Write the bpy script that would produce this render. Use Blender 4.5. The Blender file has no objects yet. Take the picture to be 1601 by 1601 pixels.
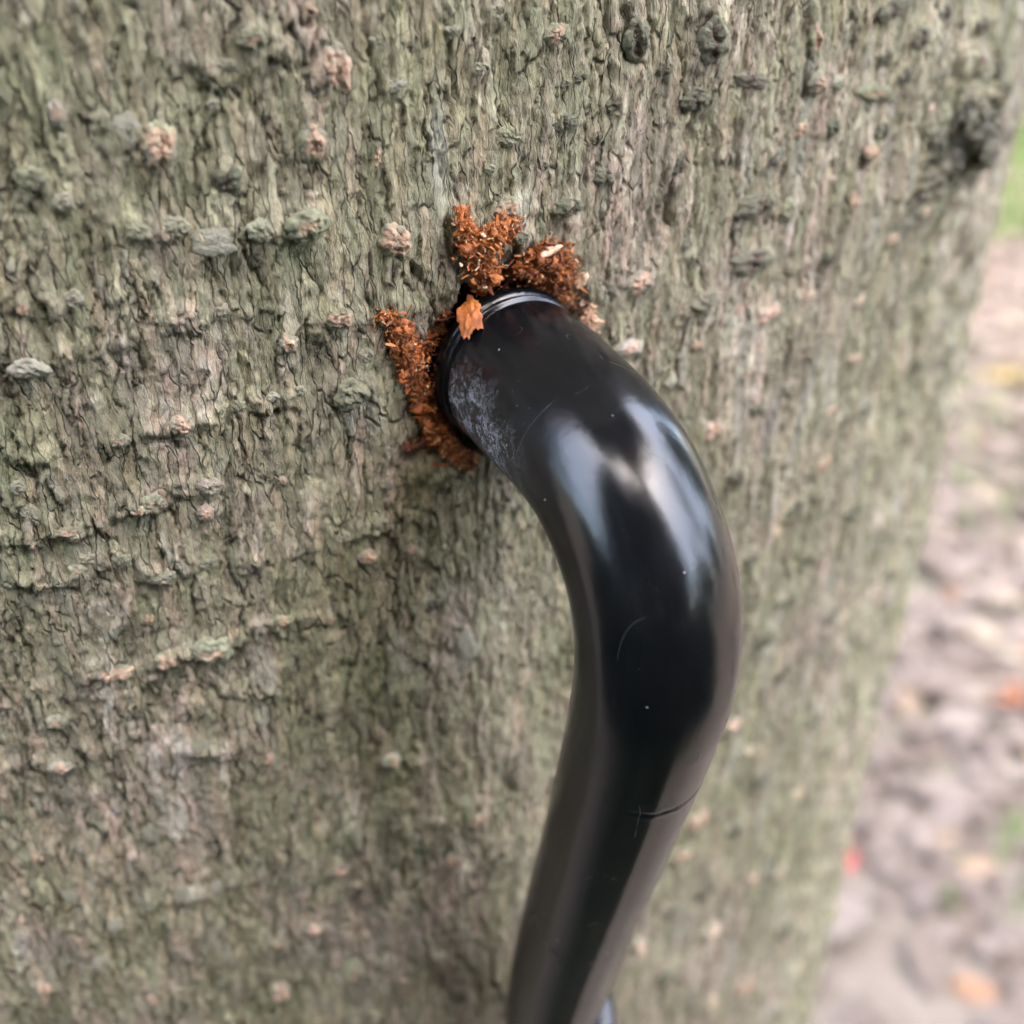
import bpy, math, random
import numpy as np
from mathutils import Vector, Matrix

# ------------------------------------------------------------------ camera, sky, sun, exposure
SC = bpy.context.scene
COL = SC.collection
EYE = 1.05                                   # camera height above the ground, metres
PITCH = 33.0
cam_d = bpy.data.cameras.new('camera')
cam_d.sensor_width = 36.0
cam_d.lens = 36.0 * 1800 / 1601
cam_d.clip_start = 0.002
cam_d.clip_end = 500
cam_d.dof.use_dof = True
cam_d.dof.focus_distance = 0.0735
cam_d.dof.aperture_fstop = 25.5
cam = bpy.data.objects.new('camera', cam_d)
COL.objects.link(cam)
cam.location = (0, 0, EYE)
cam.rotation_euler = (math.radians(90 - PITCH), 0, 0)
SC.camera = cam

SUN_DIR = Vector((0.10, -0.16, 0.98)).normalized()      # towards the sun
sun_el = math.asin(SUN_DIR.z)
sun_az = math.atan2(SUN_DIR.x, SUN_DIR.y)
world = bpy.data.worlds.new('World')
SC.world = world
world.use_nodes = True
wn = world.node_tree
wn.nodes.clear()
sky = wn.nodes.new('ShaderNodeTexSky')
sky.sky_type = 'NISHITA'
sky.sun_disc = False
sky.sun_elevation = sun_el
sky.sun_rotation = sun_az
sky.air_density = 1.0
sky.dust_density = 5.0
sky.ozone_density = 1.0
bg = wn.nodes.new('ShaderNodeBackground')
bg.inputs['Strength'].default_value = 0.15
wo = wn.nodes.new('ShaderNodeOutputWorld')
wn.links.new(sky.outputs[0], bg.inputs[0])
wn.links.new(bg.outputs[0], wo.inputs[0])
sun_d = bpy.data.lights.new('sun', 'SUN')
sun_d.energy = 0.5
sun_d.angle = math.radians(150)
sun_d.color = (1.0, 0.92, 0.80)
sun = bpy.data.objects.new('sun', sun_d)
COL.objects.link(sun)
sun.location = (3, -2, 6)
sun.rotation_euler = SUN_DIR.to_track_quat('Z', 'Y').to_euler()
SC.view_settings.view_transform = 'Standard'
SC.view_settings.look = 'None'
SC.view_settings.gamma = 1.0
SC.view_settings.use_curve_mapping = False
SC.view_settings.exposure = 4.15
SC.render.engine = 'CYCLES'
SC.cycles.use_denoising = True
SC.cycles.max_bounces = 4
SC.cycles.diffuse_bounces = 3
SC.cycles.glossy_bounces = 3
SC.cycles.transmission_bounces = 2
SC.cycles.use_adaptive_sampling = True
SC.cycles.adaptive_threshold = 0.02
SC.cycles.adaptive_min_samples = 32

random.seed(4)
RNG = np.random.default_rng(11)
MM = 0.001

# ------------------------------------------------------------------ helpers
def tag(o, label=None, cat=None, group=None, kind=None):
    if label: o['label'] = label
    if cat: o['category'] = cat
    if group: o['group'] = group
    if kind: o['kind'] = kind
    return o

def empty(name, loc):
    o = bpy.data.objects.new(name, None)
    o.empty_display_size = 0.02
    COL.objects.link(o)
    o.location = loc
    return o

def mesh_np(name, V, Q, smooth=True, attrs=None):
    """V (n,3); Q (m,k) faces all of k corners; attrs: name -> per-vertex float"""
    V = np.asarray(V, dtype=np.float32); Q = np.asarray(Q, dtype=np.int32)
    me = bpy.data.meshes.new(name)
    k = Q.shape[1]
    me.vertices.add(len(V)); me.vertices.foreach_set('co', V.ravel())
    me.loops.add(Q.size); me.loops.foreach_set('vertex_index', Q.ravel())
    me.polygons.add(len(Q))
    me.polygons.foreach_set('loop_start', np.arange(0, Q.size, k, dtype=np.int32))
    me.polygons.foreach_set('loop_total', np.full(len(Q), k, dtype=np.int32))
    me.polygons.foreach_set('use_smooth', np.full(len(Q), smooth, dtype=bool))
    me.update(calc_edges=True)
    for n, a in (attrs or {}).items():
        at = me.attributes.new(n, 'FLOAT', 'POINT')
        at.data.foreach_set('value', np.asarray(a, dtype=np.float32).ravel())
    me.validate()
    return me

def obj(name, me, mat=None, parent=None):
    o = bpy.data.objects.new(name, me)
    COL.objects.link(o)
    if mat is not None and not me.materials:
        me.materials.append(mat)
    if parent is not None:
        o.parent = parent
    return o

_tab = np.random.RandomState(5)
_PERM = _tab.permutation(1024)
_VALS = _tab.rand(1024)
_ANG = _tab.rand(1024) * 2 * np.pi
_GX, _GY = np.cos(_ANG), np.sin(_ANG)

def _h(ix, iy, seed):
    return _PERM[(_PERM[(ix + seed * 57) & 1023] + iy) & 1023]

def gn(x, y, seed=0):
    """gradient noise, about -1..1"""
    x = np.asarray(x, float); y = np.asarray(y, float)
    ix = np.floor(x).astype(np.int64); iy = np.floor(y).astype(np.int64)
    fx = x - ix; fy = y - iy
    u = fx * fx * fx * (fx * (fx * 6 - 15) + 10); v = fy * fy * fy * (fy * (fy * 6 - 15) + 10)
    def g(a, b):
        k = _h(ix + a, iy + b, seed)
        return _GX[k] * (fx - a) + _GY[k] * (fy - b)
    n0 = g(0, 0) * (1 - u) + g(1, 0) * u
    n1 = g(0, 1) * (1 - u) + g(1, 1) * u
    return (n0 * (1 - v) + n1 * v) * 1.5

def fbm(x, y, seed=0, octv=4, gain=0.5):
    r = 0; a = 1.0; t = 0
    for i in range(octv):
        r = r + a * gn(x, y, seed + i); t += a
        x = x * 2.03 + 13.7; y = y * 2.03 - 7.1; a *= gain
    return r / t * 1.4

def voro(x, y, seed=0, jit=0.95, sx=1.0, sy=1.0):
    """cells of sx by sy: distance to the cell's edge in the unit of sx and sy, how upright that edge is (0..1),
    a random value for the cell and the place within it"""
    x = x / sx; y = y / sy
    ix = np.floor(x).astype(np.int64); iy = np.floor(y).astype(np.int64)
    f1 = np.full(x.shape, 99.0); f2 = np.full(x.shape, 99.0)
    cid = np.zeros(x.shape); ax = np.zeros(x.shape); ay = np.zeros(x.shape); bx = np.zeros(x.shape); by = np.zeros(x.shape)
    for a in (-1, 0, 1):
        for b in (-1, 0, 1):
            k = _h(ix + a, iy + b, seed); k2 = _PERM[(k + 311) & 1023]
            dx = x - (ix + a + 0.5 + jit * (_VALS[k] - 0.5)); dy = y - (iy + b + 0.5 + jit * (_VALS[k2] - 0.5))
            d = dx * dx + dy * dy
            n1 = d < f1; n2 = (~n1) & (d < f2)
            bx = np.where(n1, ax, np.where(n2, dx, bx)); by = np.where(n1, ay, np.where(n2, dy, by))
            f2 = np.where(n1, f1, np.where(n2, d, f2))
            ax = np.where(n1, dx, ax); ay = np.where(n1, dy, ay); f1 = np.where(n1, d, f1)
            cid = np.where(n1, _VALS[_PERM[(k2 + 77) & 1023]], cid)
    gx = (ax - bx) / sx; gy = (ay - by) / sy
    gl = np.sqrt(gx * gx + gy * gy) + 1e-9
    return (f2 - f1) / 2 / gl, np.abs(gx) / gl, cid, ax, ay

def sstep(a, b, x):
    t = np.clip((x - a) / (b - a), 0, 1)
    return t * t * (3 - 2 * t)

# ------------------------------------------------------------------ node helpers
def new_mat(name):
    m = bpy.data.materials.new(name)
    m.use_nodes = True
    nt = m.node_tree
    b = nt.nodes['Principled BSDF']
    return m, nt, b

def N(nt, typ, **kw):
    n = nt.nodes.new(typ)
    for k, v in kw.items():
        if k.startswith('i_'):
            n.inputs[k[2:].replace('_', ' ')].default_value = v
        else:
            setattr(n, k, v)
    return n

def ramp(nt, src, stops, interp='LINEAR'):
    r = nt.nodes.new('ShaderNodeValToRGB')
    r.color_ramp.interpolation = interp
    el = r.color_ramp.elements
    while len(el) < len(stops):
        el.new(0.5)
    for e, (p, c) in zip(el, stops):
        e.position = p
        e.color = (*c, 1) if len(c) == 3 else c
    nt.links.new(src, r.inputs[0])
    return r.outputs[0]

def g1(v):
    return (v, v, v)

def mix(nt, fac, a, b, mode='MIX'):
    m = nt.nodes.new('ShaderNodeMix')
    m.data_type = 'RGBA'; m.blend_type = mode
    for sock, val in ((0, fac), (6, a), (7, b)):
        if hasattr(val, 'is_output'):
            nt.links.new(val, m.inputs[sock])
        elif isinstance(val, (int, float)):
            m.inputs[sock].default_value = val
        else:
            m.inputs[sock].default_value = (*val, 1)
    return m.outputs[2]

def mth(nt, op, a, b=0.0, clamp=False):
    m = nt.nodes.new('ShaderNodeMath'); m.operation = op; m.use_clamp = clamp
    for i, v in enumerate((a, b)):
        if hasattr(v, 'is_output'): nt.links.new(v, m.inputs[i])
        else: m.inputs[i].default_value = v
    return m.outputs[0]

def coords(nt, scale, typ='Object'):
    tc = nt.nodes.new('ShaderNodeTexCoord')
    mp = nt.nodes.new('ShaderNodeMapping')
    mp.inputs['Scale'].default_value = scale
    nt.links.new(tc.outputs[typ], mp.inputs[0])
    return mp.outputs[0]

def noise(nt, vec, scale, detail=4, rough=0.55, dist=0.0):
    n = nt.nodes.new('ShaderNodeTexNoise')
    n.inputs['Scale'].default_value = scale; n.inputs['Detail'].default_value = detail
    n.inputs['Roughness'].default_value = rough; n.inputs['Distortion'].default_value = dist
    if vec is not None: nt.links.new(vec, n.inputs['Vector'])
    return n.outputs[0]

def attr(nt, name):
    a = nt.nodes.new('ShaderNodeAttribute'); a.attribute_name = name
    return a.outputs['Fac']

def bump(nt, b, height, dist, strength=1.0):
    n = nt.nodes.new('ShaderNodeBump')
    n.inputs['Strength'].default_value = strength
    n.inputs['Distance'].default_value = dist
    nt.links.new(height, n.inputs['Height'])
    nt.links.new(n.outputs[0], b.inputs['Normal'])

# ------------------------------------------------------------------ materials
def bark_colour(nt, co, plate):
    """grey tan bark with a green film of algae; co in millimetres"""
    n1 = noise(nt, co, 0.055, 3, 0.6)             # broad patches
    n2 = noise(nt, co, 0.35, 4, 0.65)             # 3 mm blotches
    n3 = noise(nt, co, 2.2, 3, 0.6)               # grain
    base = ramp(nt, plate, [(0.0, (0.150, 0.120, 0.090)), (0.3, (0.230, 0.193, 0.150)), (0.55, (0.280, 0.243, 0.195)),
                            (0.78, (0.325, 0.240, 0.195)), (1.0, (0.42, 0.375, 0.325))])
    algae = ramp(nt, n2, [(0.35, (0.158, 0.168, 0.088)), (0.65, (0.236, 0.248, 0.138))])
    am = ramp(nt, mth(nt, 'ADD', mth(nt, 'MULTIPLY', n1, 0.8), mth(nt, 'MULTIPLY', n2, 0.55)), [(0.50, g1(0.12)), (0.80, g1(0.80))])
    c = mix(nt, am, base, algae)
    gr = ramp(nt, n3, [(0.28, g1(0.62)), (0.5, g1(1.0)), (0.72, g1(1.3))])
    c = mix(nt, 1.0, c, gr, 'MULTIPLY')
    return c, n3

def mat_bark():
    m, nt, b = new_mat('maple_bark')
    co = coords(nt, (1000, 1000, 520))
    plate = attr(nt, 'plate'); crack = attr(nt, 'crack'); stain = attr(nt, 'stain'); pale = attr(nt, 'pale'); scar = attr(nt, 'scar')
    c, n3 = bark_colour(nt, co, plate)
    # hair-fine fissures between the plates, laid out over arc and height in millimetres
    cx = nt.nodes.new('ShaderNodeCombineXYZ')
    nt.links.new(attr(nt, 'su'), cx.inputs[0]); nt.links.new(attr(nt, 'sv'), cx.inputs[1])
    def net(sx, sy, warp, w0, w1, seed):
        mp = nt.nodes.new('ShaderNodeMapping'); mp.inputs['Scale'].default_value = (1 / sx, 1 / sy, 1); mp.inputs['Location'].default_value = (seed, seed * 1.7, 0)
        nt.links.new(cx.outputs[0], mp.inputs[0])
        mw = nt.nodes.new('ShaderNodeMapping'); mw.inputs['Scale'].default_value = (0.9, 0.55, 1); mw.inputs['Location'].default_value = (seed * 3, 0, seed)
        nt.links.new(cx.outputs[0], mw.inputs[0])
        nz = nt.nodes.new('ShaderNodeTexNoise'); nz.inputs['Scale'].default_value = 1.1; nz.inputs['Detail'].default_value = 2.5; nz.inputs['Roughness'].default_value = 0.6
        nt.links.new(mw.outputs[0], nz.inputs['Vector'])
        va = nt.nodes.new('ShaderNodeVectorMath'); va.operation = 'MULTIPLY_ADD'
        nt.links.new(nz.outputs['Color'], va.inputs[0]); va.inputs[1].default_value = (warp / sx, warp * 1.2 / sy, 0); nt.links.new(mp.outputs[0], va.inputs[2])
        vo = nt.nodes.new('ShaderNodeTexVoronoi'); vo.voronoi_dimensions = '2D'; vo.feature = 'DISTANCE_TO_EDGE'; vo.inputs['Scale'].default_value = 1.0
        nt.links.new(va.outputs[0], vo.inputs['Vector'])
        e = ramp(nt, vo.outputs['Distance'], [(w0, g1(1)), (w1, g1(0))])
        br = ramp(nt, noise(nt, mw.outputs[0], 0.55, 3, 0.6), [(0.40, g1(0)), (0.56, g1(1))])
        ci = nt.nodes.new('ShaderNodeTexVoronoi'); ci.voronoi_dimensions = '2D'; ci.inputs['Scale'].default_value = 1.0
        nt.links.new(va.outputs[0], ci.inputs['Vector'])
        return mth(nt, 'MULTIPLY', e, br), ci.outputs['Color']
    k1, c1 = net(0.68, 4.4, 1.0, 0.010, 0.065, 3.1)
    k2, c2 = net(0.40, 1.5, 0.8, 0.01, 0.09, 7.7)
    sep = nt.nodes.new('ShaderNodeSeparateColor'); nt.links.new(c1, sep.inputs[0])
    # each little plate weathers to its own tone: some pinkish, some greener
    c = mix(nt, 1.0, c, ramp(nt, sep.outputs[0], [(0, (0.88, 0.84, 0.78)), (0.5, (1.12, 1.10, 1.07)), (0.8, (1.32, 1.16, 1.10)), (1, (1.5, 1.46, 1.42))]), 'MULTIPLY')
    kk = mth(nt, 'MAXIMUM', mth(nt, 'MULTIPLY', crack, 0.6), mth(nt, 'MAXIMUM', mth(nt, 'MULTIPLY', k1, 0.75), mth(nt, 'MULTIPLY', k2, 0.5)))
    c = mix(nt, kk, c, (0.075, 0.057, 0.036))                                     # brown cork laid open in the fissures
    c = mix(nt, mth(nt, 'MULTIPLY', pale, 0.7), c, (0.46, 0.44, 0.40))           # rubbed, weathered grey streak
    c = mix(nt, mth(nt, 'MULTIPLY', scar, 0.85), c, (0.075, 0.072, 0.060))        # blackened old branch scar
    c = mix(nt, mth(nt, 'MULTIPLY', stain, 0.88), c, (0.045, 0.022, 0.010))       # wet sap and bark dust
    nt.links.new(c, b.inputs['Base Color'])
    b.inputs['Roughness'].default_value = 0.8
    b.inputs['Specular IOR Level'].default_value = 0.3
    cf = coords(nt, (1000, 1000, 330))
    f = noise(nt, cf, 3.2, 4, 0.72)
    hh = mth(nt, 'SUBTRACT', mth(nt, 'ADD', mth(nt, 'MULTIPLY', f, 0.85), mth(nt, 'MULTIPLY', sep.outputs[1], 0.25)), mth(nt, 'MULTIPLY', k1, 0.55))
    bump(nt, b, hh, 0.00045, 1.0)
    return m

def mat_lenticel(name, core_a, core_b, amount, outer=None):
    m, nt, b = new_mat(name)
    geo = nt.nodes.new('ShaderNodeNewGeometry')
    mp = nt.nodes.new('ShaderNodeMapping'); mp.inputs['Scale'].default_value = (1000, 1000, 1000)
    nt.links.new(geo.outputs['Position'], mp.inputs[0])
    co = mp.outputs[0]
    oi = nt.nodes.new('ShaderNodeObjectInfo')
    c, n3 = bark_colour(nt, co, oi.outputs['Random'])
    if outer: c = mix(nt, 0.65, c, outer)
    nf = noise(nt, co, 3.5, 4, 0.6)
    core = mix(nt, nf, core_a, core_b)
    vary = ramp(nt, oi.outputs['Random'], [(0, g1(0.7)), (1, g1(1.15))])
    core = mix(nt, 1.0, core, vary, 'MULTIPLY')
    fac = mth(nt, 'MULTIPLY', attr(nt, 'core'), amount, True)
    c = mix(nt, fac, c, core)
    nt.links.new(c, b.inputs['Base Color'])
    b.inputs['Roughness'].default_value = 0.8
    b.inputs['Specular IOR Level'].default_value = 0.3
    bump(nt, b, noise(nt, co, 4.0, 5, 0.7), 0.00025, 0.9)
    return m

def mat_black():
    m, nt, b = new_mat('black_plastic')
    co = coords(nt, (1000, 1000, 1000))
    sm = noise(nt, co, 0.28, 5, 0.65, 0.6)
    fine = noise(nt, co, 2.5, 4, 0.7)
    scuff = attr(nt, 'scuff')
    # scraped patch by the collar: thin broken lines and dull chalky smears
    n1 = noise(nt, co, 0.8, 7, 0.72, 2.5)
    lines = ramp(nt, n1, [(0.50, g1(0)), (0.535, g1(1)), (0.57, g1(0.15)), (0.62, g1(0.1)), (0.645, g1(0.9)), (0.68, g1(0))])
    smear = ramp(nt, noise(nt, co, 0.55, 5, 0.7, 1.0), [(0.36, g1(0)), (0.62, g1(1))])
    sc = mth(nt, 'MULTIPLY', scuff, mth(nt, 'ADD', mth(nt, 'MULTIPLY', lines, smear), mth(nt, 'MULTIPLY', smear, 0.25)), True)
    # stray hairline scratches
    cs = coords(nt, (160, 420, 60))
    ns = noise(nt, cs, 0.6, 2, 0.4)
    scr = mth(nt, 'MULTIPLY', ramp(nt, ns, [(0.497, g1(0)), (0.5, g1(1)), (0.503, g1(0))]), ramp(nt, noise(nt, co, 0.16, 3, 0.6), [(0.56, g1(0)), (0.66, g1(1))]))
    vo = nt.nodes.new('ShaderNodeTexVoronoi'); vo.inputs['Scale'].default_value = 0.42
    nt.links.new(co, vo.inputs['Vector'])
    spk = ramp(nt, vo.outputs['Distance'], [(0.025, g1(1)), (0.045, g1(0))])
    vo2 = nt.nodes.new('ShaderNodeTexVoronoi'); vo2.inputs['Scale'].default_value = 1.1
    nt.links.new(co, vo2.inputs['Vector'])
    spk2 = mth(nt, 'MULTIPLY', ramp(nt, vo2.outputs['Distance'], [(0.03, g1(1)), (0.06, g1(0))]), ramp(nt, sm, [(0.5, g1(0)), (0.65, g1(1))]))
    fac = mth(nt, 'ADD', mth(nt, 'ADD', mth(nt, 'MULTIPLY', sc, 0.65), mth(nt, 'MULTIPLY', scr, 0.035)), mth(nt, 'ADD', mth(nt, 'MULTIPLY', spk, 0.35), mth(nt, 'MULTIPLY', spk2, 0.12)), True)
    c = mix(nt, fac, (0.0030, 0.0032, 0.0040), (0.45, 0.45, 0.47))
    nt.links.new(c, b.inputs['Base Color'])
    r = mth(nt, 'ADD', ramp(nt, sm, [(0.3, g1(0.15)), (0.52, g1(0.20)), (0.72, g1(0.29))]), mth(nt, 'ADD', mth(nt, 'MULTIPLY', sc, 0.3), mth(nt, 'MULTIPLY', scr, 0.2)))
    nt.links.new(r, b.inputs['Roughness'])
    b.inputs['IOR'].default_value = 1.46
    h = mth(nt, 'ADD', mth(nt, 'MULTIPLY', fine, 0.12), mth(nt, 'ADD', mth(nt, 'MULTIPLY', sc, 0.9), mth(nt, 'MULTIPLY', sm, 0.8)))
    bump(nt, b, h, 0.00008, 0.5)
    return m

def mat_sawdust(name, stops):
    m, nt, b = new_mat(name)
    co = coords(nt, (1000, 1000, 1000))
    r = attr(nt, 'rnd')
    c = ramp(nt, r, stops)
    n = noise(nt, co, 1.2, 4, 0.6)
    c = mix(nt, 1.0, c, ramp(nt, n, [(0.3, g1(0.65)), (0.7, g1(1.45))]), 'MULTIPLY')
    nt.links.new(c, b.inputs['Base Color'])
    b.inputs['Roughness'].default_value = 0.5
    bump(nt, b, noise(nt, co, 5, 4, 0.7), 0.00015, 0.8)
    return m

def mat_simple(name, stops, rough=0.8, attr_name='rnd', trans=0.0):
    m, nt, b = new_mat(name)
    r = attr(nt, attr_name)
    c = ramp(nt, r, stops)
    n = noise(nt, coords(nt, (1, 1, 1)), 60, 2, 0.6)
    c = mix(nt, 1.0, c, ramp(nt, n, [(0.3, g1(0.75)), (0.7, g1(1.2))]), 'MULTIPLY')
    nt.links.new(c, b.inputs['Base Color'])
    b.inputs['Roughness'].default_value = rough
    b.inputs['Specular IOR Level'].default_value = 0.25
    if trans > 0:
        tr = nt.nodes.new('ShaderNodeBsdfTranslucent'); nt.links.new(c, tr.inputs[0])
        ms = nt.nodes.new('ShaderNodeMixShader'); ms.inputs[0].default_value = trans
        out = nt.nodes['Material Output']
        nt.links.new(b.outputs[0], ms.inputs[1]); nt.links.new(tr.outputs[0], ms.inputs[2])
        nt.links.new(ms.outputs[0], out.inputs['Surface'])
    return m

M_BARK = mat_bark()
M_LEN = {
    'P': mat_lenticel('lenticel_open', (0.48, 0.26, 0.17), (0.60, 0.43, 0.30), 1.0),
    'G': mat_lenticel('lenticel_closed', (0.22, 0.215, 0.15), (0.33, 0.30, 0.22), 0.5),
    'D': mat_lenticel('lenticel_dark', (0.04, 0.030, 0.022), (0.14, 0.10, 0.07), 0.95, (0.085, 0.088, 0.058)),
    'L': mat_lenticel('lenticel_lichen', (0.30, 0.29, 0.22), (0.40, 0.38, 0.31), 0.5, (0.26, 0.24, 0.175)),
}
M_BLACK = mat_black()

# ------------------------------------------------------------------ ground
def mat_soil():
    m, nt, b = new_mat('woodland_soil')
    co = coords(nt, (1, 1, 1))
    a = noise(nt, co, 2.2, 5, 0.6); f = noise(nt, co, 30, 6, 0.7)
    c = ramp(nt, f, [(0.25, (0.085, 0.068, 0.052)), (0.5, (0.11, 0.09, 0.072)), (0.75, (0.14, 0.117, 0.095))])
    c = mix(nt, ramp(nt, a, [(0.5, g1(0)), (0.7, g1(0.45))]), c, (0.07, 0.085, 0.035))
    nt.links.new(c, b.inputs['Base Color']); b.inputs['Roughness'].default_value = 0.95
    bump(nt, b, f, 0.006, 0.5)
    return m

def build_ground():
    g = np.concatenate([-np.geomspace(150, 0.02, 70), [0], np.geomspace(0.02, 150, 70)])
    X, Y = np.meshgrid(g, g, indexing='ij')
    Z = 0.012 * fbm(X * 1.3, Y * 1.3, 3, 3) * np.exp(-(np.hypot(X, Y) / 30) ** 2)
    n = len(g); idx = np.arange(n * n).reshape(n, n)
    Q = np.stack([idx[:-1, :-1], idx[1:, :-1], idx[1:, 1:], idx[:-1, 1:]], -1).reshape(-1, 4)
    o = obj('ground', mesh_np('ground', np.stack([X, Y, Z], -1).reshape(-1, 3), Q), mat_soil())
    tag(o, 'pale brown woodland ground beyond the trunk', None, None, 'structure')
build_ground()
def gz(x, y):
    return float(0.012 * fbm(np.array([x * 1.3]), np.array([y * 1.3]), 3, 3)[0])

# ------------------------------------------------------------------ the maple: trunk
TC = (-0.06739261, 0.19572235)               # trunk axis
TR = 0.13851                                 # trunk radius
HOLE = (69.94, -35.858)                      # arc mm, height mm relative to the eye
# rows of lenticels stand on low welts that run round the trunk; furrows run up it: (arc mm, height mm from eye level)
WELT= [[(37.4, -30.0), (41.5, -29.4), (46.8, -28.5), (51.2, -27.9)], [(45.3, -22.6), (48.9, -22.5), (53.3, -23.2), (56.5, -22.9)], [(35.9, -36.3), (39.7, -36.2), (43.3, -35.8), (47.0, -35.2), (52.0, -34.5)], [(34.7, -41.9), (39.0, -41.9), (44.1, -40.6), (48.3, -40.0), (50.0, -39.6)], [(33.9, -45.4), (36.2, -45.5), (40.0, -45.0), (42.6, -44.4), (45.1, -44.7)], [(43.1, -46.7), (47.4, -46.5), (50.5, -46.4)], [(37.8, -54.3), (43.2, -53.5), (46.9, -53.3), (51.6, -52.6), (55.5, -52.8)], [(54.1, -46.6), (57.5, -46.1), (59.9, -45.7)], [(51.0, -13.6), (54.4, -14.2), (55.9, -13.9)], [(38.3, -26.0), (40.7, -26.1), (42.9, -25.9)], [(42.6, -63.5), (46.5, -63.4)], [(56.6, -30.1), (61.8, -29.9), (65.5, -29.9)], [(30.1, -61.9), (34.5, -62.3), (40.2, -60.8)], [(33.4, -80.0), (40.2, -79.0), (44.4, -78.9)], [(58.4, -69.8), (64.2, -70.1)], [(52.0, -34.5), (57.0, -35.0), (60.2, -35.2)], [(62.1, -43.0), (67.1, -42.7)], [(43.3, -58.8), (46.2, -58.4), (50.0, -58.5)]]
GROOVE= [[(85.4, -20.2), (84.8, -22.7), (84.1, -25.3), (84.1, -28.1)], [(96.5, -15.1), (96.9, -17.7), (97.3, -21.0)], [(106.4, -27.0), (106.3, -31.9), (105.0, -34.1)], [(122.5, -28.6), (120.2, -32.8)], [(94.7, -24.4), (93.2, -26.0), (92.7, -27.4)], [(122.7, -21.9), (123.0, -28.1)], [(79.2, -13.3), (78.9, -14.9), (79.4, -16.3)], [(85.4, -14.3), (85.6, -16.8)], [(65.2, -24.8), (65.8, -27.1), (66.9, -29.5)], [(69.4, -25.9), (70.4, -27.9), (70.1, -29.6)], [(59.2, -30.3), (59.3, -29.0)], [(62.9, -27.4), (63.0, -29.2)]]
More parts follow.
